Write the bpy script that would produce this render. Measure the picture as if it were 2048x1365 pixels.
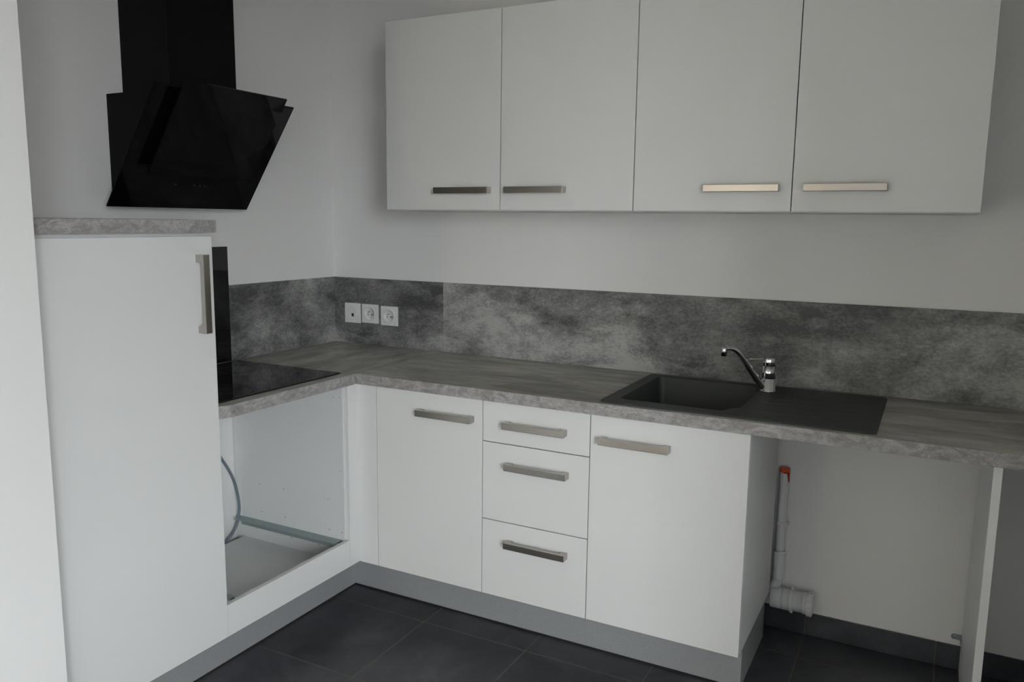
import bpy, bmesh, math, random
from mathutils import Vector, Matrix
random.seed(7)
S = bpy.context.scene
for o in list(bpy.data.objects): bpy.data.objects.remove(o)
COL = S.collection
# world frame: back wall is y = 0, left wall is x = 0, floor z = 0.  D = distance from the back wall, y = -D
# ------------------------------------------------------------------ camera
YAW, PIT, ROL, FPX = math.radians(27.689), math.radians(8.449), math.radians(0.707), 1608.1
CAM = Vector((2.4794, -2.9356, 1.4735))
fw = Vector((-math.sin(YAW)*math.cos(PIT), math.cos(YAW)*math.cos(PIT), -math.sin(PIT)))
rt = Vector((math.cos(YAW), math.sin(YAW), 0)); up = rt.cross(fw)
r2 = math.cos(ROL)*rt + math.sin(ROL)*up; u2 = -math.sin(ROL)*rt + math.cos(ROL)*up
cd = bpy.data.cameras.new('camera'); cam = bpy.data.objects.new('camera', cd); COL.objects.link(cam)
m = Matrix((r2, u2, -fw)).transposed().to_4x4(); m.translation = CAM; cam.matrix_world = m
cd.sensor_width = 36; cd.sensor_fit = 'HORIZONTAL'; cd.lens = FPX*36/2048; cd.clip_start = 0.02
S.camera = cam
# ------------------------------------------------------------------ sky, windows' portals, exposure
wd = bpy.data.worlds.new('sky'); S.world = wd; wd.use_nodes = True
bg = wd.node_tree.nodes['Background']; bg.inputs[0].default_value = (.93, .985, 1.03, 1); bg.inputs[1].default_value = 7.0   # even bright overcast sky
S.view_settings.view_transform = 'Standard'; S.view_settings.look = 'None'
S.view_settings.gamma = 1; S.view_settings.use_curve_mapping = False; S.view_settings.exposure = 1.73
XR, DS = 3.06, 2.07                                      # short return wall closing the kitchen niche, its depth
XE, DF, ZC, XP, DP = 4.60, 5.25, 2.50, 0.70, 1.836       # window wall, wall behind the camera, ceiling, partition face, partition end
W1 = (3.72, 5.15, 0.40, 2.42)                            # window in the right wall: D0, D1, z0, z1
W2 = (0.72, 1.00, 0.0, 2.20)                            # narrow window in the wall behind the camera: x0, x1, z0, z1
def portal(name, loc, inward, sx, sy):       # a portal gives no light of its own: it only guides the sky's light through the opening
    l = bpy.data.lights.new(name, 'AREA'); l.shape = 'RECTANGLE'; l.size = sx; l.size_y = sy; l.cycles.is_portal = True
    o = bpy.data.objects.new(name, l); COL.objects.link(o); o.location = loc; o.rotation_euler = Vector(inward).to_track_quat('-Z', 'Y').to_euler()
portal('window_right_offscreen', (XE+.02, -(W1[0]+W1[1])/2, (W1[2]+W1[3])/2), (-1,0,0), W1[1]-W1[0], W1[3]-W1[2])
portal('window_behind_offscreen', ((W2[0]+W2[1])/2, -DF-.02, (W2[2]+W2[3])/2), (0,1,0), W2[1]-W2[0], W2[3]-W2[2])
# ------------------------------------------------------------------ materials
def mat(name, col, rough=.5, metal=0, spec=.5, coat=0):
    m = bpy.data.materials.new(name); m.use_nodes = True
    b = m.node_tree.nodes['Principled BSDF']
    b.inputs['Base Color'].default_value = (*col, 1); b.inputs['Roughness'].default_value = rough
    b.inputs['Metallic'].default_value = metal; b.inputs['Specular IOR Level'].default_value = spec
    b.inputs['Coat Weight'].default_value = coat
    return m
class NT:
    def __init__(s, m): s.t = m.node_tree; s.n = s.t.nodes; s.b = s.n['Principled BSDF']; s.tc = s.n.new('ShaderNodeTexCoord')
    def L(s, a, b): s.t.links.new(a, b)
    def mapv(s, scale, src='Object', loc=(0,0,0)):
        x = s.n.new('ShaderNodeMapping'); x.inputs['Scale'].default_value = scale; x.inputs['Location'].default_value = loc
        s.L(s.tc.outputs[src], x.inputs['Vector']); return x.outputs[0]
    def noise(s, v, scale, detail=6, rough=.6, dist=0):
        x = s.n.new('ShaderNodeTexNoise'); x.inputs['Scale'].default_value = scale; x.inputs['Detail'].default_value = detail
        x.inputs['Roughness'].default_value = rough; x.inputs['Distortion'].default_value = dist
        s.L(v, x.inputs['Vector']); return x.outputs['Fac']
    def math(s, op, a, b=None, clamp=False):
        x = s.n.new('ShaderNodeMath'); x.operation = op; x.use_clamp = clamp
        for i, q in enumerate((a, b)):
            if q is None: continue
            if isinstance(q, (int, float)): x.inputs[i].default_value = q
            else: s.L(q, x.inputs[i])
        return x.outputs[0]
    def ramp(s, f, stops):
        x = s.n.new('ShaderNodeValToRGB'); e = x.color_ramp.elements
        while len(e) < len(stops): e.new(.5)
        for q, (p, c) in zip(e, stops): q.position = p; q.color = (*c, 1)
        s.L(f, x.inputs['Fac']); return x.outputs['Color']
    def bump(s, f, strength, dist=.002):
        x = s.n.new('ShaderNodeBump'); x.inputs['Strength'].default_value = strength; x.inputs['Distance'].default_value = dist
        s.L(f, x.inputs['Height']); s.L(x.outputs[0], s.b.inputs['Normal'])
def paint(name, col, rough):
    m = mat(name, col, rough, spec=.3); t = NT(m)
    t.bump(t.noise(t.mapv((1,1,1)), 420, 3), .06, .0006); return m
M = {}
M['wall'] = paint('wall_paint', (.85,.843,.825), .85)
M['ceiling'] = paint('ceiling_paint', (.80,.775,.72), .9)
M['door'] = mat('white_melamine', (.79,.79,.775), .38, spec=.4)
M['carcass'] = mat('carcass_melamine', (.76,.77,.76), .45, spec=.4)
M['gap'] = mat('carcass_edge', (.40,.40,.36), .6)
M['mech'] = mat('dark_socket_mechanism_plastic', (.05,.05,.055), .5)
M['core'] = mat('chipboard_core', (.46,.36,.24), .9)
M['nickel'] = mat('brushed_nickel', (.46,.43,.395), .27, 1)
M['chrome'] = mat('chrome', (.80,.80,.82), .06, 1)
M['zinc'] = mat('zinc_plated_steel', (.36,.42,.43), .42, .6)
M['blackglass'] = mat('black_glass', (.004,.004,.005), .04, spec=.5)
M['hoodglass'] = mat('black_hood_glass', (.003,.003,.0035), .05, spec=.28)
M['blacksteel'] = mat('black_lacquered_steel', (.0035,.0035,.0035), .5, spec=.12)
M['mark'] = mat('printed_mark', (.014,.014,.014), .5)
M['pvc'] = mat('white_pvc', (.72,.73,.73), .4)
M['orange'] = mat('orange_plastic', (.72,.065,.012), .45)
M['plastic'] = mat('white_plastic', (.82,.82,.80), .3)
M['cable'] = mat('grey_cable_sheath', (.17,.21,.26), .5)
M['seal'] = mat('black_rubber', (.012,.012,.012), .7)
M['ground'] = mat('dark_paving', (.085,.07,.052), .9)
M['bounce_slab'] = mat('pale_bounce_slab', (.78,.64,.42), .9)  # for the added slab that bounces warm light indoors
M['bounce_cream'] = mat('cream_bounce_wall', (.45,.39,.30), .9)  # for the added wall that warms the narrow window's light
M['wframe'] = mat('window_frame', (.7,.7,.7), .4)
# dark granite sink
M['sink'] = mat('granite_composite', (.035,.038,.036), .48, spec=.4); t = NT(M['sink'])
t.L(t.ramp(t.noise(t.mapv((1,1,1)), 520, 2), [(.35,(.035,.040,.036)),(.7,(.054,.060,.055))]), t.b.inputs['Base Color'])
# concrete-look laminates
def concrete(name, stretch, dark, mid, light, rough, seed, lo, hi, speck, wts=(.60,.26,.14)):
    m = mat(name, mid, rough, spec=.35); t = NT(m)
    v = t.mapv(stretch, loc=(seed, seed*1.7, seed*.6))
    big = t.noise(v, 2.3, 4, .55, .5); med = t.noise(v, 8, 8, .70, .3)
    v2 = t.mapv(tuple(q*(1 if q < 1.5 else 2.4) for q in stretch), loc=(seed+3, 0, 0)); scr = t.noise(v2, 30, 7, .75, .3)
    f = t.math('ADD', t.math('MULTIPLY', big, wts[0]), t.math('ADD', t.math('MULTIPLY', med, wts[1]), t.math('MULTIPLY', scr, wts[2])))
    fine = t.noise(t.mapv((1,1,1.3)), 95, 5, .75)                  # pitted dark specks, denser in the dark blotches
    f = t.math('ADD', f, t.math('MULTIPLY', t.math('SUBTRACT', fine, .5), speck))
    t.L(t.ramp(f, [(lo, dark), (lo*.45+hi*.55, mid), (hi, light)]), t.b.inputs['Base Color'])
    return m
M['splash'] = concrete('concrete_laminate', (1,1,1.9), (.085,.085,.084), (.25,.25,.24), (.46,.46,.44), .5, 4.0, .405, .595, .26)
WT = ((.26,.25,.225), (.45,.435,.395), (.62,.60,.55))
M['topx'] = concrete('worktop_laminate', (.9,2.9,3), *WT, .42, 9.0, .41, .60, .09, (.50,.36,.14))
M['topy'] = concrete('worktop_laminate', (2.9,.9,3), *WT, .42, 2.0, .41, .60, .09, (.50,.36,.14))
M['edge'] = mat('worktop_edge_laminate', (.4,.4,.4), .45, spec=.35); t = NT(M['edge'])
v = t.mapv((1,1,1.6)); a = t.noise(v, 13, 9, .68, 2.2); b_ = t.noise(v, 55, 5, .6, 1.5)
vein = t.math('ABSOLUTE', t.math('SUBTRACT', b_, .5)); f = t.math('ADD', a, t.math('MULTIPLY', vein, .9))
t.L(t.ramp(f, [(.38,(.24,.225,.215)),(.56,(.36,.342,.33)),(.75,(.50,.485,.475))]), t.b.inputs['Base Color'])
# floor tiles, grout, plinth
M['tile'] = mat('anthracite_tile', (.035,.035,.038), .40, spec=.5); t = NT(M['tile'])
oi = t.n.new('ShaderNodeObjectInfo'); vm = t.n.new('ShaderNodeVectorMath'); vm.operation = 'ADD'
t.L(t.tc.outputs['Object'], vm.inputs[0]); t.L(oi.outputs['Location'], vm.inputs[1])
f = t.math('ADD', t.math('MULTIPLY', t.noise(vm.outputs[0], 5, 7, .65, .6), .8), t.math('MULTIPLY', t.noise(vm.outputs[0], 60, 4, .7), .2))
f = t.math('ADD', f, t.math('MULTIPLY', t.math('SUBTRACT', oi.outputs['Random'], .5), .10))
t.L(t.ramp(f, [(.36,(.033,.035,.041)),(.52,(.053,.057,.065)),(.70,(.092,.098,.110))]), t.b.inputs['Base Color'])
M['grout'] = mat('grout', (.15,.13,.108), .9)
M['plinth'] = mat('plinth_aluminium_foil', (.34,.345,.35), .42, .15); t = NT(M['plinth'])
t.L(t.ramp(t.noise(t.mapv((1,1,1)), 330, 3, .7), [(.3,(.31,.32,.325)),(.7,(.41,.42,.425))]), t.b.inputs['Base Color'])
# ------------------------------------------------------------------ helpers
ABS = {}
def bx(bm, x0, x1, d0, d1, z0, z1, bev=0, seg=2):
    """axis-aligned box given in x, distance from the back wall, z"""
    t = bmesh.new(); vs = bmesh.ops.create_cube(t, size=1)['verts']
    for v in vs: v.co = Vector(((x0+x1)/2+v.co.x*(x1-x0), -(d0+d1)/2+v.co.y*(d1-d0), (z0+z1)/2+v.co.z*(z1-z0)))
    if bev: bmesh.ops.bevel(t, geom=list(t.edges), offset=bev, segments=seg, affect='EDGES', profile=.5)
    me = bpy.data.meshes.new('t'); t.to_mesh(me); t.free(); bm.from_mesh(me); bpy.data.meshes.remove(me); return bm
def box(x0, x1, d0, d1, z0, z1, bev=0, seg=2): return bx(bmesh.new(), x0, x1, d0, d1, z0, z1, bev, seg)
def prism(bm, pts, axis, a, b):
    """extrude a polygon: axis 'd': pts are (x,z), from D=a to D=b; axis 'z': pts are (x,D), from z=a to z=b"""
    f = (lambda p, q: Vector((p[0], -q, p[1]))) if axis == 'd' else (lambda p, q: Vector((p[0], -p[1], q)))
    A = [bm.verts.new(f(p, a)) for p in pts]; B = [bm.verts.new(f(p, b)) for p in pts]
    bm.faces.new(A); bm.faces.new(B[::-1])
    for i in range(len(pts)): j = (i+1) % len(pts); bm.faces.new((A[i], B[i], B[j], A[j]))
    bmesh.ops.recalc_face_normals(bm, faces=bm.faces); return bm
def lathe(bm, base, axis, prof, n=28):
    """prof: list of (radius, distance along axis); closed with caps"""
    axis = Vector(axis).normalized(); u = axis.orthogonal().normalized(); w = axis.cross(u); base = Vector(base); rings = []
    for r, h in prof:
        rings.append([bm.verts.new(base+axis*h+(u*math.cos(k*2*math.pi/n)+w*math.sin(k*2*math.pi/n))*max(r, 1e-5)) for k in range(n)])
    for A, B in zip(rings, rings[1:]):
        for k in range(n): j = (k+1) % n; bm.faces.new((A[k], A[j], B[j], B[k])).smooth = True
    bm.faces.new(rings[0][::-1]); bm.faces.new(rings[-1])
    bmesh.ops.recalc_face_normals(bm, faces=bm.faces); return bm
def tube(bm, pts, rad, n=16, sub=5):
    P = [Vector(p) for p in pts]; R = rad if isinstance(rad, (list, tuple)) else [rad]*len(P); Q, K = [], []
    for i in range(len(P)-1):
        p0, p1, p2, p3 = P[max(i-1,0)], P[i], P[i+1], P[min(i+2,len(P)-1)]
        for s in range(sub):
            t = s/sub; Q.append(.5*((2*p1)+(p2-p0)*t+(2*p0-5*p1+4*p2-p3)*t*t+(3*p1-p0-3*p2+p3)*t**3)); K.append(R[i]*(1-t)+R[i+1]*t)
    Q.append(P[-1]); K.append(R[-1]); rings = []; u = None
    for i, q in enumerate(Q):
        tg = (Q[min(i+1,len(Q)-1)]-Q[max(i-1,0)]).normalized()
        u = tg.orthogonal().normalized() if u is None else (u-tg*u.dot(tg)).normalized(); w = tg.cross(u)
        rings.append([bm.verts.new(q+(u*math.cos(k*2*math.pi/n)+w*math.sin(k*2*math.pi/n))*K[i]) for k in range(n)])
    for A, B in zip(rings, rings[1:]):
        for k in range(n): j = (k+1) % n; bm.faces.new((A[k], A[j], B[j], B[k])).smooth = True
    bm.faces.new(rings[0][::-1]); bm.faces.new(rings[-1]); bmesh.ops.recalc_face_normals(bm, faces=bm.faces); return bm
def place(o, loc, parent):
    o.location = loc; ABS[o] = Vector(loc)
    if parent is not None: o.parent = parent; o.matrix_parent_inverse = Matrix.Translation(-ABS[parent])
def obj(name, bm, m, parent=None, label=None):
    """one mesh object from a bmesh in world coordinates; origin at the middle of its base"""
    co = [v.co for v in bm.verts]; lo = Vector([min(c[i] for c in co) for i in range(3)]); hi = Vector([max(c[i] for c in co) for i in range(3)])
    c = Vector(((lo.x+hi.x)/2, (lo.y+hi.y)/2, lo.z)); bmesh.ops.translate(bm, vec=-c, verts=bm.verts)
    me = bpy.data.meshes.new(name); bm.to_mesh(me); bm.free(); me.materials.append(M[m])
    o = bpy.data.objects.new(name, me); COL.objects.link(o); place(o, c, parent)
    if label: o['label'] = label
    return o
def bore(o, bm, m):
    """cut the volume bm (world coordinates) out of mesh object o; m is the material the cut lays bare"""
    me = bpy.data.meshes.new('bore'); bmesh.ops.recalc_face_normals(bm, faces=bm.faces); bm.to_mesh(me); bm.free(); me.materials.append(M[m])
    c = bpy.data.objects.new('bore', me); COL.objects.link(c)
    md = o.modifiers.new('bore', 'BOOLEAN'); md.object = c; md.operation = 'DIFFERENCE'; md.solver = 'EXACT'; md.use_self = True; md.material_mode = 'TRANSFER'
    bpy.context.view_layer.update(); dg = bpy.context.evaluated_depsgraph_get()
    new = bpy.data.meshes.new_from_object(o.evaluated_get(dg)); o.modifiers.remove(md); o.data = new
    bpy.data.objects.remove(c); bpy.data.meshes.remove(me)
def thing(name, loc, label, cat, group=None):
    o = bpy.data.objects.new(name, None); o.empty_display_size = .05; COL.objects.link(o); place(o, Vector((loc[0], -loc[1], loc[2])), None)
    return tag(o, label, cat, group)
def tag(o, label, cat, group=None):
    o['label'] = label; o['category'] = cat
    if group: o['group'] = group
    return o
def struct(name, bm, m, label=None):
    o = obj(name, bm, m); o['kind'] = 'structure'
    if label: o['label'] = label
    return o
# ------------------------------------------------------------------ room shell
T = .12
struct('wall_back', box(-T, XR, -T, 0, 0, ZC), 'wall', 'plain white painted wall behind sink run')
struct('wall_left', box(-T, 0, 0, DP, 0, ZC), 'wall', 'plain white painted wall carrying the black hood')
struct('wall_partition', box(-T, XP, DP, DF, 0, ZC), 'wall', 'thick white partition wall beside the tall cabinet')
struct('wall_return', box(XR, XE+T, -T, DS, 0, ZC), 'wall', 'white wall closing the kitchen niche')
b = bmesh.new()
bx(b, XE, XE+T, DS, W1[0], 0, ZC); bx(b, XE, XE+T, W1[1], DF, 0, ZC); bx(b, XE, XE+T, W1[0], W1[1], W1[3], ZC); bx(b, XE, XE+T, W1[0], W1[1], 0, W1[2])
struct('wall_right', b, 'wall', 'white wall with a tall glazed opening')
b = bmesh.new()
bx(b, -T, W2[0], DF, DF+T, 0, ZC); bx(b, W2[1], XE+T, DF, DF+T, 0, ZC); bx(b, W2[0], W2[1], DF, DF+T, W2[3], ZC)
struct('wall_front', b, 'wall', 'white wall opposite the sink run')
struct('ceiling', box(-T, XE+T, -T, DF+T, ZC, ZC+.1), 'ceiling', 'plain white ceiling')
b = bmesh.new(); c0, c1, fwid = W1[0], W1[1], .05
bx(b, XE+.03, XE+.09, c0, c0+fwid, W1[2], W1[3]); bx(b, XE+.03, XE+.09, c1-fwid, c1, W1[2], W1[3])
bx(b, XE+.03, XE+.09, c0+fwid, c1-fwid, W1[3]-fwid, W1[3]); bx(b, XE+.03, XE+.09, c0+fwid, c1-fwid, W1[2], W1[2]+fwid); bx(b, XE+.03, XE+.09, (c0+c1)/2-.03, (c0+c1)/2+.03, W1[2]+fwid, W1[3]-fwid)
struct('window_1', b, 'wframe', 'pale frame of the tall window')
b = bmesh.new()
bx(b, W2[0], W2[0]+.035, DF+.03, DF+.09, 0, W2[3]); bx(b, W2[1]-.035, W2[1], DF+.03, DF+.09, 0, W2[3]); bx(b, W2[0]+.035, W2[1]-.035, DF+.03, DF+.09, W2[3]-.035, W2[3])
struct('window_2', b, 'wframe', 'pale frame of the narrow window')
struct('ground', box(-40, 40, -40, 40, -.30, -.20), 'ground', 'paved ground outside the windows')
struct('bounce_slab', box(-1.5, 3.2, DF+T+.02, DF+2.9, -.2, -.03), 'bounce_slab', 'pale slab added outside the narrow window to bounce warm light')  # unseen, added to bounce warm light up through the narrow window
struct('wall_bounce', box(-4.5, 3.2, DF+3.0, DF+3.3, -.2, 6.5), 'bounce_cream', 'cream wall added across from the narrow window to warm its light')  # unseen, added to hide the sky there and reflect warm light
fl = struct('floor', box(-T, XE+T, -T, DF+T, -.15, -.0006), 'grout', 'anthracite square tiled floor with thin grout joints')
TP = .419
xs = [0] + [.903+TP*k for k in range(-2, 9)]; xs = [x for x in xs if x < XE-.02] + [XE]
ds = [0] + [.605+TP*k for k in range(-1, 13)]; ds = [d for d in ds if d < DF-.02] + [DF]
tcache = {}
for x0, x1 in zip(xs, xs[1:]):
    for d0, d1 in zip(ds, ds[1:]):
        rects = [(x0, x1, d0, d1)]                                # cut round the partition and the return wall
        for (bx0, bx1, bd0, bd1) in ((-1, XP, DP, DF+1), (XR, XE+1, -1, DS)):
            nw = []
            for (p0, p1, q0, q1) in rects:
                if p1 <= bx0 or p0 >= bx1 or q1 <= bd0 or q0 >= bd1: nw.append((p0, p1, q0, q1)); continue
                if q0 < bd0: nw.append((p0, p1, q0, bd0))
                if q1 > bd1: nw.append((p0, p1, bd1, q1))
                a, c = max(q0, bd0), min(q1, bd1)
                if p0 < bx0: nw.append((p0, bx0, a, c))
                if p1 > bx1: nw.append((bx1, p1, a, c))
            rects = nw
        for (p0, p1, q0, q1) in rects:
            if p1-p0 < .02 or q1-q0 < .02: continue
            key = (round(p1-p0, 3), round(q1-q0, 3)); g = .002
            if key not in tcache:
                bm = box(-key[0]/2+g, key[0]/2-g, -key[1]/2+g, key[1]/2-g, -.008, 0, .0012, 1)
                me = bpy.data.meshes.new('tile'); bm.to_mesh(me); bm.free(); me.materials.append(M['tile']); tcache[key] = me
            o = bpy.data.objects.new('tile', tcache[key]); COL.objects.link(o); place(o, Vector(((p0+p1)/2, -(q0+q1)/2, 0)), fl)
# tiled skirting of the back wall, seen under the worktop
bb = struct('baseboard_back', box(1.745, XR, 0, .0075, 0.0005, .081), 'grout', 'dark tiled skirting along the wall under the worktop')
e = [1.741, 2.160, 2.579, XR]
for a, c in zip(e, e[1:]): obj('skirting_tile', box(a+.002, c-.002, .0005, .010, .001, .083, .001, 1), 'tile', bb)
struct('baseboard_right', box(XR-.010, XR, .011, DS, 0.0005, .083, .001, 1), 'tile', 'dark tiled skirting along the right wall')
struct('baseboard_front', box(W2[1], XE-.011, DF-.010, DF, 0.0005, .083, .001, 1), 'tile', 'dark tiled skirting along the wall opposite')
struct('baseboard_partition', box(XP, XP+.010, DP, DF-.011, 0.0005, .083, .001, 1), 'tile', 'dark tiled skirting along the partition')
# ------------------------------------------------------------------ dimensions of the kitchen
ZT, ZU, ZP = .907, .868, .161          # worktop top, underside, bottom of the doors
XW = DW = .602                          # worktop front edges
DD, XD = .581, .589                     # door fronts (sink run, hob run)
X0, X1, X2, X3 = .677, 1.133, 1.533, 2.038
GAP = .0016
HANDLE = None
def handle_mesh():
    global HANDLE
    if HANDLE: return HANDLE
    L, Hh, Pj, th = .229, .0225, .033, .0125    # bar along local x, projecting towards local -y
    bm = bmesh.new()
    pts = [(-L/2,0),(-L/2,-Pj),(L/2,-Pj),(L/2,0),(L/2-.022,0),(L/2-.022,-Pj+th+.006),(L/2-.030,-Pj+th),(-L/2+.030,-Pj+th),(-L/2+.022,-Pj+th+.006),(-L/2+.022,0)]
    A = [bm.verts.new((p[0], p[1], -Hh/2)) for p in pts]; B = [bm.verts.new((p[0], p[1], Hh/2)) for p in pts]
    bm.faces.new(A); bm.faces.new(B[::-1])
    for i in range(len(pts)): j = (i+1) % len(pts); bm.faces.new((A[i], B[i], B[j], A[j]))
    bmesh.ops.recalc_face_normals(bm, faces=bm.faces)
    bmesh.ops.bevel(bm, geom=list(bm.edges), offset=.0014, segments=2, affect='EDGES', profile=.5)
    HANDLE = bpy.data.meshes.new('handle'); bm.to_mesh(HANDLE); bm.free(); HANDLE.materials.append(M['nickel']); return HANDLE
def handle(parent, x, d, z, rot=(0,0,0)):
    o = bpy.data.objects.new('handle', handle_mesh()); COL.objects.link(o); place(o, Vector((x, -d, z)), parent); o.rotation_euler = rot
    o['label'] = 'brushed nickel bar handle'; return o
def carcass(bm, x0, x1, d0, d1, z0, z1, th=.016, top=False, back=True, right=None):
    bx(bm, x0, x0+th, d0, d1, z0, z1); bx(bm, x1-th, x1, d0, d1, z0, z1); bx(bm, x0+th, x1-th, d0, d1, z0, z0+th)
    if top: bx(bm, x0+th, x1-th, d0, d1, z1-th, z1)
    if back: bx(bm, x0+th, x1-th, d0, d0+.004, z0+th, z1-(th if top else 0))
    return bm
DB = DD-.0205                            # carcass front
# ------------------------------------------------------------------ worktops
wl = thing('worktop', (.30, .62, ZU), 'concrete-look laminate worktop under the hob, meeting the sink run in the corner', 'worktop')
b = bmesh.new(); prism(b, [(.0,.0),(.5985,.0),(.5985,1.205),(.583,1.2385),(.0,1.2385)], 'z', ZU, ZT)
obj('slab', b, 'topy', wl)
b = bmesh.new(); prism(b, [(.5985,DW+.0005),(XW-.0015,DW+.0005),(XW,DW+.0005),(XW,1.206),(.5855,1.2405),(.583,1.2385),(.5985,1.205)], 'z', ZU, ZT+.0002)
obj('edge_band', b, 'edge', wl, 'paler veined front edge')
wb = thing('worktop', (1.95, .30, ZU), 'concrete-look laminate worktop holding the dark sink', 'worktop')
SK = (1.559, 2.371, .052, .578)          # sink outline x0,x1,d0,d1
hx0, hx1, hd0, hd1 = SK[0]+.012, SK[1]-.012, SK[2]+.012, SK[3]-.012
def grid_slab(gx, gd, hole, z0, z1):
    bm = bmesh.new(); V = {}
    def v(i, j, k):
        if (i,j,k) not in V: V[(i,j,k)] = bm.verts.new((gx[i], -gd[j], (z0,z1)[k]))
        return V[(i,j,k)]
    nx, nd = len(gx)-1, len(gd)-1; solid = lambda i, j: 0 <= i < nx and 0 <= j < nd and (i,j) != hole
    for i in range(nx):
        for j in range(nd):
            if not solid(i,j): continue
            bm.faces.new((v(i,j,1), v(i+1,j,1), v(i+1,j+1,1), v(i,j+1,1))); bm.faces.new((v(i,j,0), v(i,j+1,0), v(i+1,j+1,0), v(i+1,j,0)))
            for (di, dj, p, q) in ((-1,0,(i,j),(i,j+1)), (1,0,(i+1,j),(i+1,j+1)), (0,-1,(i,j),(i+1,j)), (0,1,(i,j+1),(i+1,j+1))):
                if not solid(i+di, j+dj): bm.faces.new((v(*p,0), v(*q,0), v(*q,1), v(*p,1)))
    bmesh.ops.recalc_face_normals(bm, faces=bm.faces); return bm
obj('slab', grid_slab([.5992, hx0, hx1, XR], [0, hd0, hd1, DW-.003], (1,1), ZU, ZT), 'topx', wb)
obj('edge_band', box(XW+.0006, XR, DW-.003, DW, ZU, ZT+.0002, .0008, 1), 'edge', wb, 'paler veined front edge')
# ------------------------------------------------------------------ backsplash panels
ZS = 1.2102
def panel(x0, x1, d0, d1, label):
    o = obj('backsplash_panel', box(x0, x1, d0, d1, ZT+.0004, ZS, .0008, 1), 'splash'); tag(o, label, 'backsplash')
panel(.0002, .010, .0105, .6435, 'short concrete-look backsplash panel between corner and black glass')
panel(.0002, .6045, .0002, .010, 'concrete-look backsplash panel carrying the three white sockets')
panel(.6055, XR-.0005, .0002, .010, 'long concrete-look backsplash panel running behind the sink')
# ------------------------------------------------------------------ base cabinets of the sink run
def base(x0, x1, label, back=.045):
    t = thing('base_cabinet', ((x0+x1)/2, .30, ZP), label, 'cabinet')
    obj('body', carcass(bmesh.new(), x0+.0004, x1-.0004, back, DB, ZP, ZU-.0005), 'carcass', t)
    return t
t = base(X0, X1, 'white base cabinet with one plain door beside corner filler')
d = obj('door', box(X0+GAP, X1-GAP, DD-.019, DD, ZP+.0005, ZU-.004, .0009), 'door', t); handle(d, .9853, DD, .7915)
t = base(X1, X2, 'narrow white base cabinet with three stacked drawers')
for z0, z1, hz, hxx in ((.7215, ZU-.004, .790, 1.338), (.4415, .7185, .6465, 1.3475), (ZP+.0005, .4385, .368, 1.349)):
    d = obj('drawer', box(X1+GAP, X2-GAP, DD-.019, DD, z0, z1, .0009), 'door', t); handle(d, hxx, DD, hz)
t = base(X2, X3-.0, 'white sink base cabinet with wide door and exposed side', .072)
d = obj('door', box(X2+GAP, X3-.0005, DD-.019, DD, ZP+.0005, ZU-.004, .0009), 'door', t); handle(d, 1.686, DD, .7855)
# corner filler
t = thing('corner_filler', (.63, .58, ZP), 'white angled filler strips joining both cabinet runs in corner', 'filler panel')
obj('filler_strip', box(XD+.0005, X0-.0012, DD-.019, DD, ZP+.0005, ZU-.0005, .0006), 'door', t)
obj('filler_strip', box(XD-.019, XD, DD-.019, .6375, ZP+.0005, ZU-.0005, .0006), 'door', t)
# ------------------------------------------------------------------ oven housing under the hob
oc = thing('oven_cabinet', (.3, .94, ZP), 'open white oven housing without its oven under the hob', 'cabinet')
sp = obj('side_panel', box(.004, .5695, .629, .645, ZP, ZU-.0005), 'carcass', oc)
obj('side_panel', box(.004, .5695, 1.2225, 1.2385, ZP, ZU-.0005), 'carcass', oc)
obj('bottom_panel', box(.045, .5695, .6455, 1.222, ZP+.0015, .178), 'carcass', oc)
obj('panel_edge', box(.0425, .0448, .6455, 1.222, ZP+.0015, .1795), 'gap', oc)
obj('front_rail', box(.571, XD, .6395, 1.2395, ZP+.0005, .266, .0007), 'door', oc)
for s, dw in ((1, .6452), (-1, 1.2223)):
    f = lambda q: dw+s*q
    pts = [(f(0), .2625), (f(.0015), .2625), (f(.0015), .264), (f(.044), .264), (f(.044), .2525), (f(.0425), .2525), (f(.0425), .2625)]
    b = bmesh.new(); lo, hi = sorted((f(0), f(.044)))
    bx(b, .030, .5555, lo, hi, .2610, .2635)                       # top flange
    l2, h2 = sorted((f(.0415), f(.044))); bx(b, .075, .5555, l2, h2, .2500, .2610)
    l3, h3 = sorted((f(.0380), f(.0415))); bx(b, .075, .5555, l3, h3, .2500, .2525)
    l4, h4 = sorted((f(0), f(.0018))); bx(b, .030, .5555, l4, h4, .2480, .2610)
    r = obj('support_rail', b, 'zinc', oc, 'galvanised steel support rail')
    b = bmesh.new()
    for k in range(7):
        xx = .11+k*.066; lathe(b, (xx, -f(.018+.008*(k % 2)), .255), (0,0,1), [(.0032,0),(.0032,.015)], 10)
    bore(r, b, 'zinc')
b = bmesh.new()
for x, z in ((.137,.4165),(.2655,.4155),(.491,.414),(.145,.300),(.270,.300),(.494,.293),(.526,.817),(.5545,.820),(.555,.535),(.5555,.292),(.110,.222),(.300,.222),(.440,.222)):
    lathe(b, (x, -.633, z), (0,-1,0), [(.0028,0),(.0028,.020)], 10)
    obj('drill_hole', lathe(bmesh.new(), (x, -.6332, z), (0,-1,0), [(.0026,0),(.0026,.0008)], 10), 'core', sp)      # chipboard at the bottom of the bore
bore(sp, b, 'core')
cb = obj('power_cable', tube(bmesh.new(), [(.030,-.80,.66),(.033,-.7720,.590),(.035,-.7433,.533),(.035,-.7127,.4837),(.035,-.6843,.4278),(.035,-.6675,.3698),(.035,-.6600,.3134),(.034,-.6630,.2722),(.033,-.6755,.2345),(.030,-.6984,.1997),(.025,-.7201,.1800),(.022,-.735,.150),(.022,-.75,.06),(.022,-.76,.012)], .0055, 12, 4), 'cable')
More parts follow.
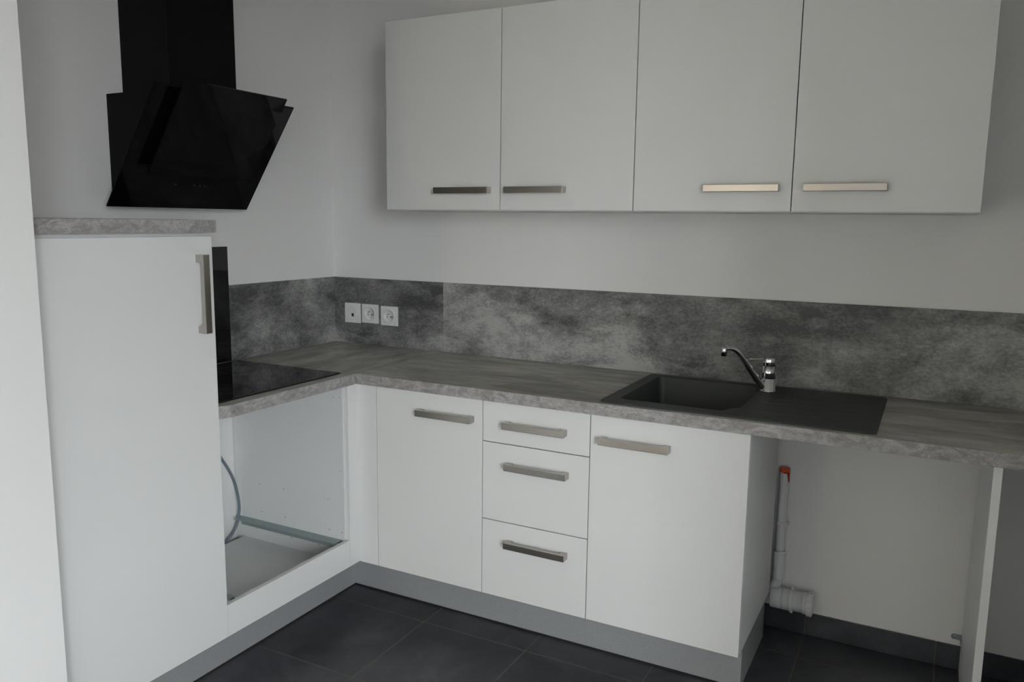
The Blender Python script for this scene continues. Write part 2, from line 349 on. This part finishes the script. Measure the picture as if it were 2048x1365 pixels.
tag(cb, 'grey electric cable curving down inside the oven housing', 'cable')
# ------------------------------------------------------------------ tall cabinet
tc = thing('tall_cabinet', (.30, 1.54, ZP), 'tall white cabinet with one long door beside partition wall', 'cabinet')
b = bmesh.new(); e0, e1 = 1.2405, DP-.0008
bx(b, .004, .5690, e0, e0+.016, ZP, 1.4305); bx(b, .004, .5690, e1-.016, e1, ZP, 1.4305)
bx(b, .004, .5690, e0+.016, e1-.016, ZP, ZP+.016); bx(b, .004, .5690, e0+.016, e1-.016, 1.4145, 1.4305); bx(b, .004, .008, e0+.016, e1-.016, ZP+.016, 1.4145)
obj('body', b, 'carcass', tc)
d = obj('door', box(XD-.0185, XD, 1.2408, DP-.002, ZP+.0005, 1.4205, .0009), 'door', tc)
h = handle(d, XD, 1.2915, 1.254, (0, math.pi/2, math.pi/2))
h.rotation_euler = Matrix(((0,-1,0),(0,0,1),(-1,0,0))).to_euler()     # bar vertical, projecting towards +x
tt = thing('worktop', (.3, 1.54, 1.431), 'raised concrete-look worktop piece capping the tall white cabinet', 'worktop')
obj('slab', box(.0005, .5985, 1.2345, DP-.0008, 1.431, 1.4675), 'topy', tt)
obj('edge_band', box(.5985, .6015, 1.2320, DP-.0008, 1.431, 1.4677, .0006, 1), 'edge', tt, 'paler veined front edge')
obj('edge_band', box(.0005, .5985, 1.2320, 1.2345, 1.431, 1.4677), 'edge', tt)
# ------------------------------------------------------------------ plinths
t = thing('plinth', (.48, 1.15, 0), 'grey plinth board below the oven housing and tall cabinet', 'plinth')
obj('board', box(.467, .483, .4805, DP-.001, .006, ZP-.001), 'plinth', t); obj('seal', box(.470, .4845, .4805, DP-.001, .0004, .006), 'seal', t)
t = thing('plinth', (1.25, .47, 0), 'grey plinth board below the doors and drawers', 'plinth')
obj('board', box(.467, 2.030, .464, .480, .006, ZP-.001, .001, 1), 'plinth', t); obj('seal', box(.4846, 2.030, .467, .4815, .0004, .006), 'seal', t)
o = obj('plinth', box(2.014, 2.030, .10, .4635, .0005, ZP-.001, .001, 1), 'plinth'); tag(o, 'short grey plinth return under exposed cabinet side', 'plinth')
# ------------------------------------------------------------------ support panel and its bracket
o = thing('support_panel', (2.662, .30, 0), 'upright white panel holding up the worktop beside empty appliance space', 'panel')
pn = obj('panel', box(2.6515, 2.6725, .0115, DD, .0005, ZU-.0005, .0007), 'door', o)
bore(pn, lathe(bmesh.new(), (2.6640, -.545, .853), (-1,0,0), [(.0030,0),(.0030,.020)], 10), 'core')
obj('drill_hole', lathe(bmesh.new(), (2.6638, -.545, .853), (-1,0,0), [(.0028,0),(.0028,.0008)], 10), 'core', o)
t = thing('angle_bracket', (2.637, .006, .105), 'small zinc angle bracket fixing upright panel to wall', 'bracket')
b = bmesh.new(); pts = [(2.651,.1035),(2.651,.1225)]+[(2.630+.0095*math.cos(a), .113+.0095*math.sin(a)) for a in [math.pi/2+k*math.pi/8 for k in range(9)]]
prism(b, pts, 'd', .0003, .0025); obj('wall_plate', b, 'zinc', t)
obj('panel_plate', box(2.6488, 2.6513, .0025, .036, .1035, .1225, .0006, 1), 'zinc', t)
obj('screw', lathe(bmesh.new(), (2.631, -.0025, .113), (0,-1,0), [(.0045,0),(.0040,.0012),(.0015,.002)], 14), 'chrome', t)
# ------------------------------------------------------------------ hob and black glass splashback
t = thing('hob', (.30, .92, ZT), 'flat black glass hob let into the worktop', 'hob')
obj('glass_top', box(.042, .557, .638, 1.2150, ZT+.0004, ZT+.0055, .0012), 'blackglass', t)
for cx, cdn, r in ((.19,.79,.075),(.42,.79,.095),(.19,1.07,.095),(.42,1.07,.075)):
    b = bmesh.new(); n = 40
    for k in range(n):
        a0, a1 = 2*math.pi*k/n, 2*math.pi*(k+1)/n; q = [b.verts.new((cx+rr*math.cos(a), -cdn+rr*math.sin(a), ZT+.00565)) for rr, a in ((r,a0),(r+.0012,a0),(r+.0012,a1),(r,a1))]
        b.faces.new(q)
    obj('cooking_zone', b, 'mark', t)
o = obj('glass_splashback', box(.0005, .0085, .6440, 1.2400, ZT+.0004, 1.363, .0008, 1), 'blackglass'); tag(o, 'upright black glass splashback on the wall behind the hob', 'splashback')
# ------------------------------------------------------------------ extractor hood
hd = thing('extractor_hood', (.1, .921, 1.505), 'black slanted glass extractor hood with square chimney on left wall', 'hood')
th = .604; sx, sz = math.sin(th), math.cos(th); nx, nz = math.cos(th), -math.sin(th); xb, zb = .0968, 1.5052
def slab_glass(s0, L, off, tk, dA, dB, mname, nm, parent):
    p = lambda s, o: (xb+s*sx+o*nx, zb+s*sz+o*nz)
    b = bmesh.new(); prism(b, [p(s0,off), p(s0+L,off), p(s0+L,off-tk), p(s0,off-tk)], 'd', dA, dB)
    bmesh.ops.bevel(b, geom=list(b.edges), offset=.0018, segments=1, affect='EDGES', profile=.5)
    return obj(nm, b, mname, parent)
p = lambda s, o: (xb+s*sx+o*nx, zb+s*sz+o*nz)
b = bmesh.new(); q0, q1 = p(.02,-.0075), p(.447,-.0075)
prism(b, [(.0005,1.876),(q1[0],1.876),q1,q0,(.0005,1.516)], 'd', .715, 1.127); obj('housing', b, 'blacksteel', hd)
obj('chimney', box(.0005, .228, .777, 1.065, 1.8765, ZC-.001, .001, 1), 'blacksteel', hd)
g = slab_glass(0, .4506, 0, .006, .6212, 1.2198, 'hoodglass', 'rear_glass', hd)
g2 = slab_glass(.1507, .339, .03, .006, .705, 1.1457, 'hoodglass', 'front_glass', hd)
for s in (.19, .45):
    for dd in (.76, 1.09): obj('spacer', lathe(bmesh.new(), (p(s,.0002)[0], -dd, p(s,.0002)[1]), (nx,0,nz), [(.010,0),(.010,.0236)], 14), 'blacksteel', hd)
for dd in (.995, .915, .892, .870):
    c = p(.098, .0001); obj('touch_button', lathe(bmesh.new(), (c[0], -dd, c[1]), (nx,0,nz), [(.0042,0),(.0042,.0006)], 12), 'mark', g)
# ------------------------------------------------------------------ wall cabinets
U0, UW, UZ0, UZ1, UD = .5705, .5015, 1.512, 2.212, .36
for k in range(2):
    x0 = U0+k*2*UW; x1 = x0+2*UW
    t = thing('wall_cabinet', ((x0+x1)/2, .18, UZ0), ('white double-door wall cabinet hanging nearest the black hood', 'white double-door wall cabinet hanging above the sink')[k], 'cabinet')
    b = carcass(bmesh.new(), x0+.0005, x1-.0005, .0005, UD-.0205, UZ0-.001, UZ1, .016, True); obj('body', b, 'carcass', t)
    for j in range(2):
        a = x0+j*UW; d = obj('door', box(a+GAP, a+UW-GAP, UD-.019, UD, UZ0+.002, UZ1-.001, .0009), 'door', t)
        handle(d, ((.921, 1.2163), (1.9256, 2.2248))[k][j], UD, 1.5845)
# ------------------------------------------------------------------ sink
sk = thing('kitchen_sink', (1.965, .315, ZU), 'dark grey composite sink with one bowl and ribbed drainer', 'sink')
def rrect(x0, x1, d0, d1, r, n=5):
    pts = []
    for cx, cy, a in ((x1-r, d1-r, 0), (x0+r, d1-r, 90), (x0+r, d0+r, 180), (x1-r, d0+r, 270)):
        for k in range(n+1): q = math.radians(a+90*k/n); pts.append((cx+r*math.cos(q), cy+r*math.sin(q)))
    return pts
bowl = [(1.630,.527),(1.612,.520),(1.607,.500),(1.604,.115),(1.609,.098),(1.626,.092),(1.955,.092),(1.972,.098),(1.978,.115),(1.978,.445),(1.975,.462),(1.965,.474),(1.955,.481),(1.949,.492),(1.946,.510),(1.938,.524),(1.925,.527)]
zr = ZT+.0065
b = bmesh.new()
outer = [b.verts.new((x, -d, zr)) for x, d in rrect(SK[0]+.003, SK[1]-.003, SK[2]+.003, SK[3]-.003, .014)]
inner = [b.verts.new((x, -d, zr)) for x, d in bowl]
eo = [b.edges.new((outer[i], outer[(i+1) % len(outer)])) for i in range(len(outer))]
ei = [b.edges.new((inner[i], inner[(i+1) % len(inner)])) for i in range(len(inner))]
bmesh.ops.triangle_fill(b, use_beauty=True, edges=eo+ei)
o2 = [b.verts.new((x, -d, ZT+.0035)) for x, d in rrect(*SK, .017)]; o3 = [b.verts.new((x, -d, ZT+.0003)) for x, d in rrect(*SK, .017)]
for A, B in ((outer, o2), (o2, o3)):
    for i in range(len(A)): j = (i+1) % len(A); b.faces.new((A[i], A[j], B[j], B[i]))
bmesh.ops.recalc_face_normals(b, faces=b.faces)
for f in b.faces:
    if abs(f.normal.z) > .99 and f.normal.z < 0: f.normal_flip()
obj('rim', b, 'sink', sk)
b = bmesh.new(); cxm, cdm = 1.79, .31; lev = []
for z, s in ((zr, 1), (zr-.004, .992), (zr-.16, .955), (zr-.178, .93), (zr-.185, .88)):
    lev.append([b.verts.new((cxm+(x-cxm)*s, -(cdm+(d-cdm)*s), z)) for x, d in bowl])
for A, B in zip(lev, lev[1:]):
    for i in range(len(A)): j = (i+1) % len(A); b.faces.new((A[i], A[j], B[j], B[i])).smooth = True
b.faces.new(lev[-1]); bmesh.ops.recalc_face_normals(b, faces=b.faces); bmesh.ops.reverse_faces(b, faces=b.faces)
obj('bowl', b, 'sink', sk)
obj('waste_outlet', lathe(bmesh.new(), (1.79, -.31, zr-.1848), (0,0,1), [(.045,0),(.044,.003),(.030,.003),(.028,.0012)], 28), 'chrome', sk)
for dd, xa, xe in ((.200,2.075,2.320),(.270,2.030,2.320),(.340,2.012,2.320),(.410,2.008,2.320),(.480,2.005,2.320)):
    b = bmesh.new(); prism(b, [(xa,zr-.0002),(xa+.012,zr+.0013),(xe-.012,zr+.0013),(xe,zr-.0002)], 'd', dd-.0045, dd+.0045); obj('drainer_rib', b, 'sink', sk)
# ------------------------------------------------------------------ mixer tap
fc = thing('mixer_tap', (2.005, .155, zr), 'chrome single-lever mixer tap standing on the sink rim', 'tap')
zf = zr+.0003
obj('body', lathe(bmesh.new(), (2.005, -.155, zf), (0,0,1), [(.0270,0),(.0270,.003),(.0240,.005),(.0235,.043),(.0225,.0435),(.0225,.045),(.0238,.0455),(.0232,.088)], 36), 'chrome', fc)
obj('cap', lathe(bmesh.new(), (2.005, -.155, zf+.0885), (0,0,1), [(.0225,0),(.0232,.001),(.0232,.022),(.0215,.0265),(.015,.028)], 36), 'chrome', fc)
SPOUT = [(1.998,-.160,.9275),(1.9857,-.170,.9360),(1.9606,-.195,.9774),(1.9302,-.225,1.032),(1.912,-.243,1.0566),(1.8952,-.258,1.0645),(1.880,-.2715,1.0630)]
obj('spout', tube(bmesh.new(), SPOUT, [.0130,.0128,.0110,.0098,.0080,.0062,.0058], 20, 6), 'chrome', fc)
obj('aerator', lathe(bmesh.new(), (1.8782, -.272, 1.0400), (0,0,1), [(.0085,0),(.0106,.001),(.0106,.020),(.0100,.0265),(.0080,.0295)], 28), 'chrome', fc)
b = bmesh.new(); a = Vector((1.994,-.168,1.0255)); c = Vector((1.9500,-.2150,1.0275)); dr = (c-a).normalized(); sd = dr.cross(Vector((0,0,1))).normalized()
ring = []
for s_, w_, t_ in ((0,.0105,.0045),(.25,.0085,.0038),(.8,.0070,.0034),(.96,.0068,.0044),(1.0,.0050,.0034)):
    q = a.lerp(c, s_); ring.append([b.verts.new(q+sd*w_*math.cos(k*math.pi/6)+Vector((0,0,1))*t_*math.sin(k*math.pi/6)) for k in range(12)])
for A, B in zip(ring, ring[1:]):
    for k in range(12): b.faces.new((A[k], A[(k+1) % 12], B[(k+1) % 12], B[k])).smooth = True
b.faces.new(ring[0][::-1]); b.faces.new(ring[-1]); bmesh.ops.recalc_face_normals(b, faces=b.faces)
obj('lever', b, 'chrome', fc)
# ------------------------------------------------------------------ wall sockets
def socket(x0, x1, z0, z1, kind, label):
    t = thing('wall_socket', ((x0+x1)/2, .0105, z0), label, 'socket'); cx, cz = (x0+x1)/2, (z0+z1)/2
    pl = obj('plate', box(x0, x1, .0102, .0175, z0, z1, .0018), 'plastic', t)
    dd = -.0172
    if kind == 'data':
        ins = obj('insert', lathe(bmesh.new(), (cx, dd, cz), (0,-1,0), [(.0315,0),(.0315,.0012),(.0295,.0042),(.0290,.0042)], 40), 'plastic', t)
        for q in (pl, ins): bore(q, box(cx-.002, cx+.011, .0115, .0300, cz-.0155, cz-.001), 'mech')
        obj('port', box(cx-.0018, cx+.0108, .0116, .0126, cz-.0153, cz-.0012), 'seal', ins)
        obj('shutter', box(cx+.002, cx+.010, .0150, .0158, cz-.0085, cz-.0012), 'zinc', ins)
    else:
        ins = obj('insert', lathe(bmesh.new(), (cx, dd, cz), (0,-1,0), [(.0325,0),(.0325,.0030),(.0310,.0042),(.0270,.0042),(.0255,.0010),(.0050,.0006)], 40), 'plastic', t)
        for s_ in (-1, 1):
            for q in (pl, ins): bore(q, lathe(bmesh.new(), (cx+s_*.0095, -.0112, cz-.0035), (0,-1,0), [(.0030,0),(.0030,.020)], 14), 'mech')
            obj('contact_hole', lathe(bmesh.new(), (cx+s_*.0095, -.0113, cz-.0035), (0,-1,0), [(.0028,0),(.0028,.0006)], 14), 'zinc', ins)
        obj('earth_pin', lathe(bmesh.new(), (cx, dd-.0004, cz+.0085), (0,-1,0), [(.0024,0),(.0024,.0100),(.0015,.0125)], 14), 'zinc', ins)
socket(.0715, .1605, 1.0030, 1.0945, 'data', 'white square wall outlet with one network port')
socket(.1695, .2615, 1.0075, 1.0940, 'power', 'white square power socket next to the network outlet')
socket(.2770, .3690, 1.0035, 1.0910, 'power', 'white square power socket set apart, furthest from corner')
# ------------------------------------------------------------------ waste pipe behind the sink cabinet
wp = thing('waste_pipe', (2.07, .05, .09), 'white plastic waste pipe on wall beside sink cabinet', 'pipe')
px, pd = 2.0600, -.036
obj('riser', tube(bmesh.new(), [(px,pd,.30),(px,pd,.45),(px+.0005,pd,.606)], .0165, 24, 3), 'pvc', wp)
cap = obj('end_cap', lathe(bmesh.new(), (px+.0005, pd, .6065), (0,0,1), [(.0178,0),(.0182,.003),(.0182,.011),(.0165,.013)], 28), 'orange', wp, 'orange plastic end cap')
b = bmesh.new(); n = 14                                       # torn orange skirt of the cap, hugging the pipe
R_, zc_ = .0174, .6065; A, B = [], []
for k in range(n+1):
    a = math.radians(-100+k*125/n); u = k/n; low = .0035 if u < .38 else (.0035+(u-.38)/.14*.034 if u < .52 else .0375-.004*(u-.52)/.48)
    A.append(b.verts.new((px+.0005+R_*math.cos(a), pd+R_*math.sin(a), zc_))); B.append(b.verts.new((px+.0005+R_*math.cos(a), pd+R_*math.sin(a), zc_-low)))
for k in range(n): b.faces.new((A[k], A[k+1], B[k+1], B[k]))
bmesh.ops.solidify(b, geom=list(b.faces), thickness=.0008); obj('cap_skirt', b, 'orange', cap)
obj('riser_socket', lathe(bmesh.new(), (px,pd,.205), (0,0,1), [(.0165,-.004),(.0205,.004),(.0212,.02),(.0212,.085),(.0200,.098),(.0205,.103),(.0175,.106)], 28), 'pvc', wp)
obj('elbow', tube(bmesh.new(), [(px-.0005,pd,.207),(px-.003,pd-.001,.190),(px-.012,pd-.005,.172),(px-.018,pd-.008,.150)], [.0175,.0180,.0185,.0190], 22, 4), 'pvc', wp)
hzp, hdp = .1395, -.052
obj('collector', lathe(bmesh.new(), (2.043,hdp,hzp), (1,0,0), [(.036,0),(.0385,.002),(.0385,.034),(.0370,.035),(.0370,.037),(.0385,.038),(.0385,.060),(.0365,.061),(.0365,.108),(.0385,.109),(.0385,.122)], 36), 'pvc', wp)
sc = obj('screw_cap', lathe(bmesh.new(), (2.1652,hdp,hzp), (1,0,0), [(.0395,0),(.0400,.002),(.0400,.018),(.0375,.022),(.0300,.022),(.0280,.016)], 36), 'pvc', wp)
for k in range(10):
    a = 2*math.pi*k/10; y, z = hdp+.0400*math.cos(a), hzp+.0400*math.sin(a)
    obj('grip', box(2.1675, 2.1855, -y-.003, -y+.003, z-.003, z+.003, .001, 1), 'pvc', sc)
obj('pipe_clip', lathe(bmesh.new(), (2.108,hdp,hzp), (1,0,0), [(.0400,0),(.0405,.001),(.0405,.012),(.0400,.013)], 36), 'pvc', wp)
obj('clip_screw', lathe(bmesh.new(), (2.1145,hdp,hzp+.038), (0,0,1), [(.0055,0),(.0055,.010),(.004,.012)], 14), 'pvc', wp)
obj('clip_screw', lathe(bmesh.new(), (2.1145,hdp,hzp-.038), (0,0,-1), [(.0055,0),(.0055,.008),(.004,.010)], 14), 'pvc', wp)
b = bmesh.new(); lathe(b, (px,pd,.411), (0,0,1), [(.0185,0),(.0190,.001),(.0190,.010),(.0185,.011)], 28); bx(b, px+.014, px+.026, -pd-.006, -pd+.004, .411, .422, .001, 1)
obj('pipe_clip', b, 'pvc', wp)
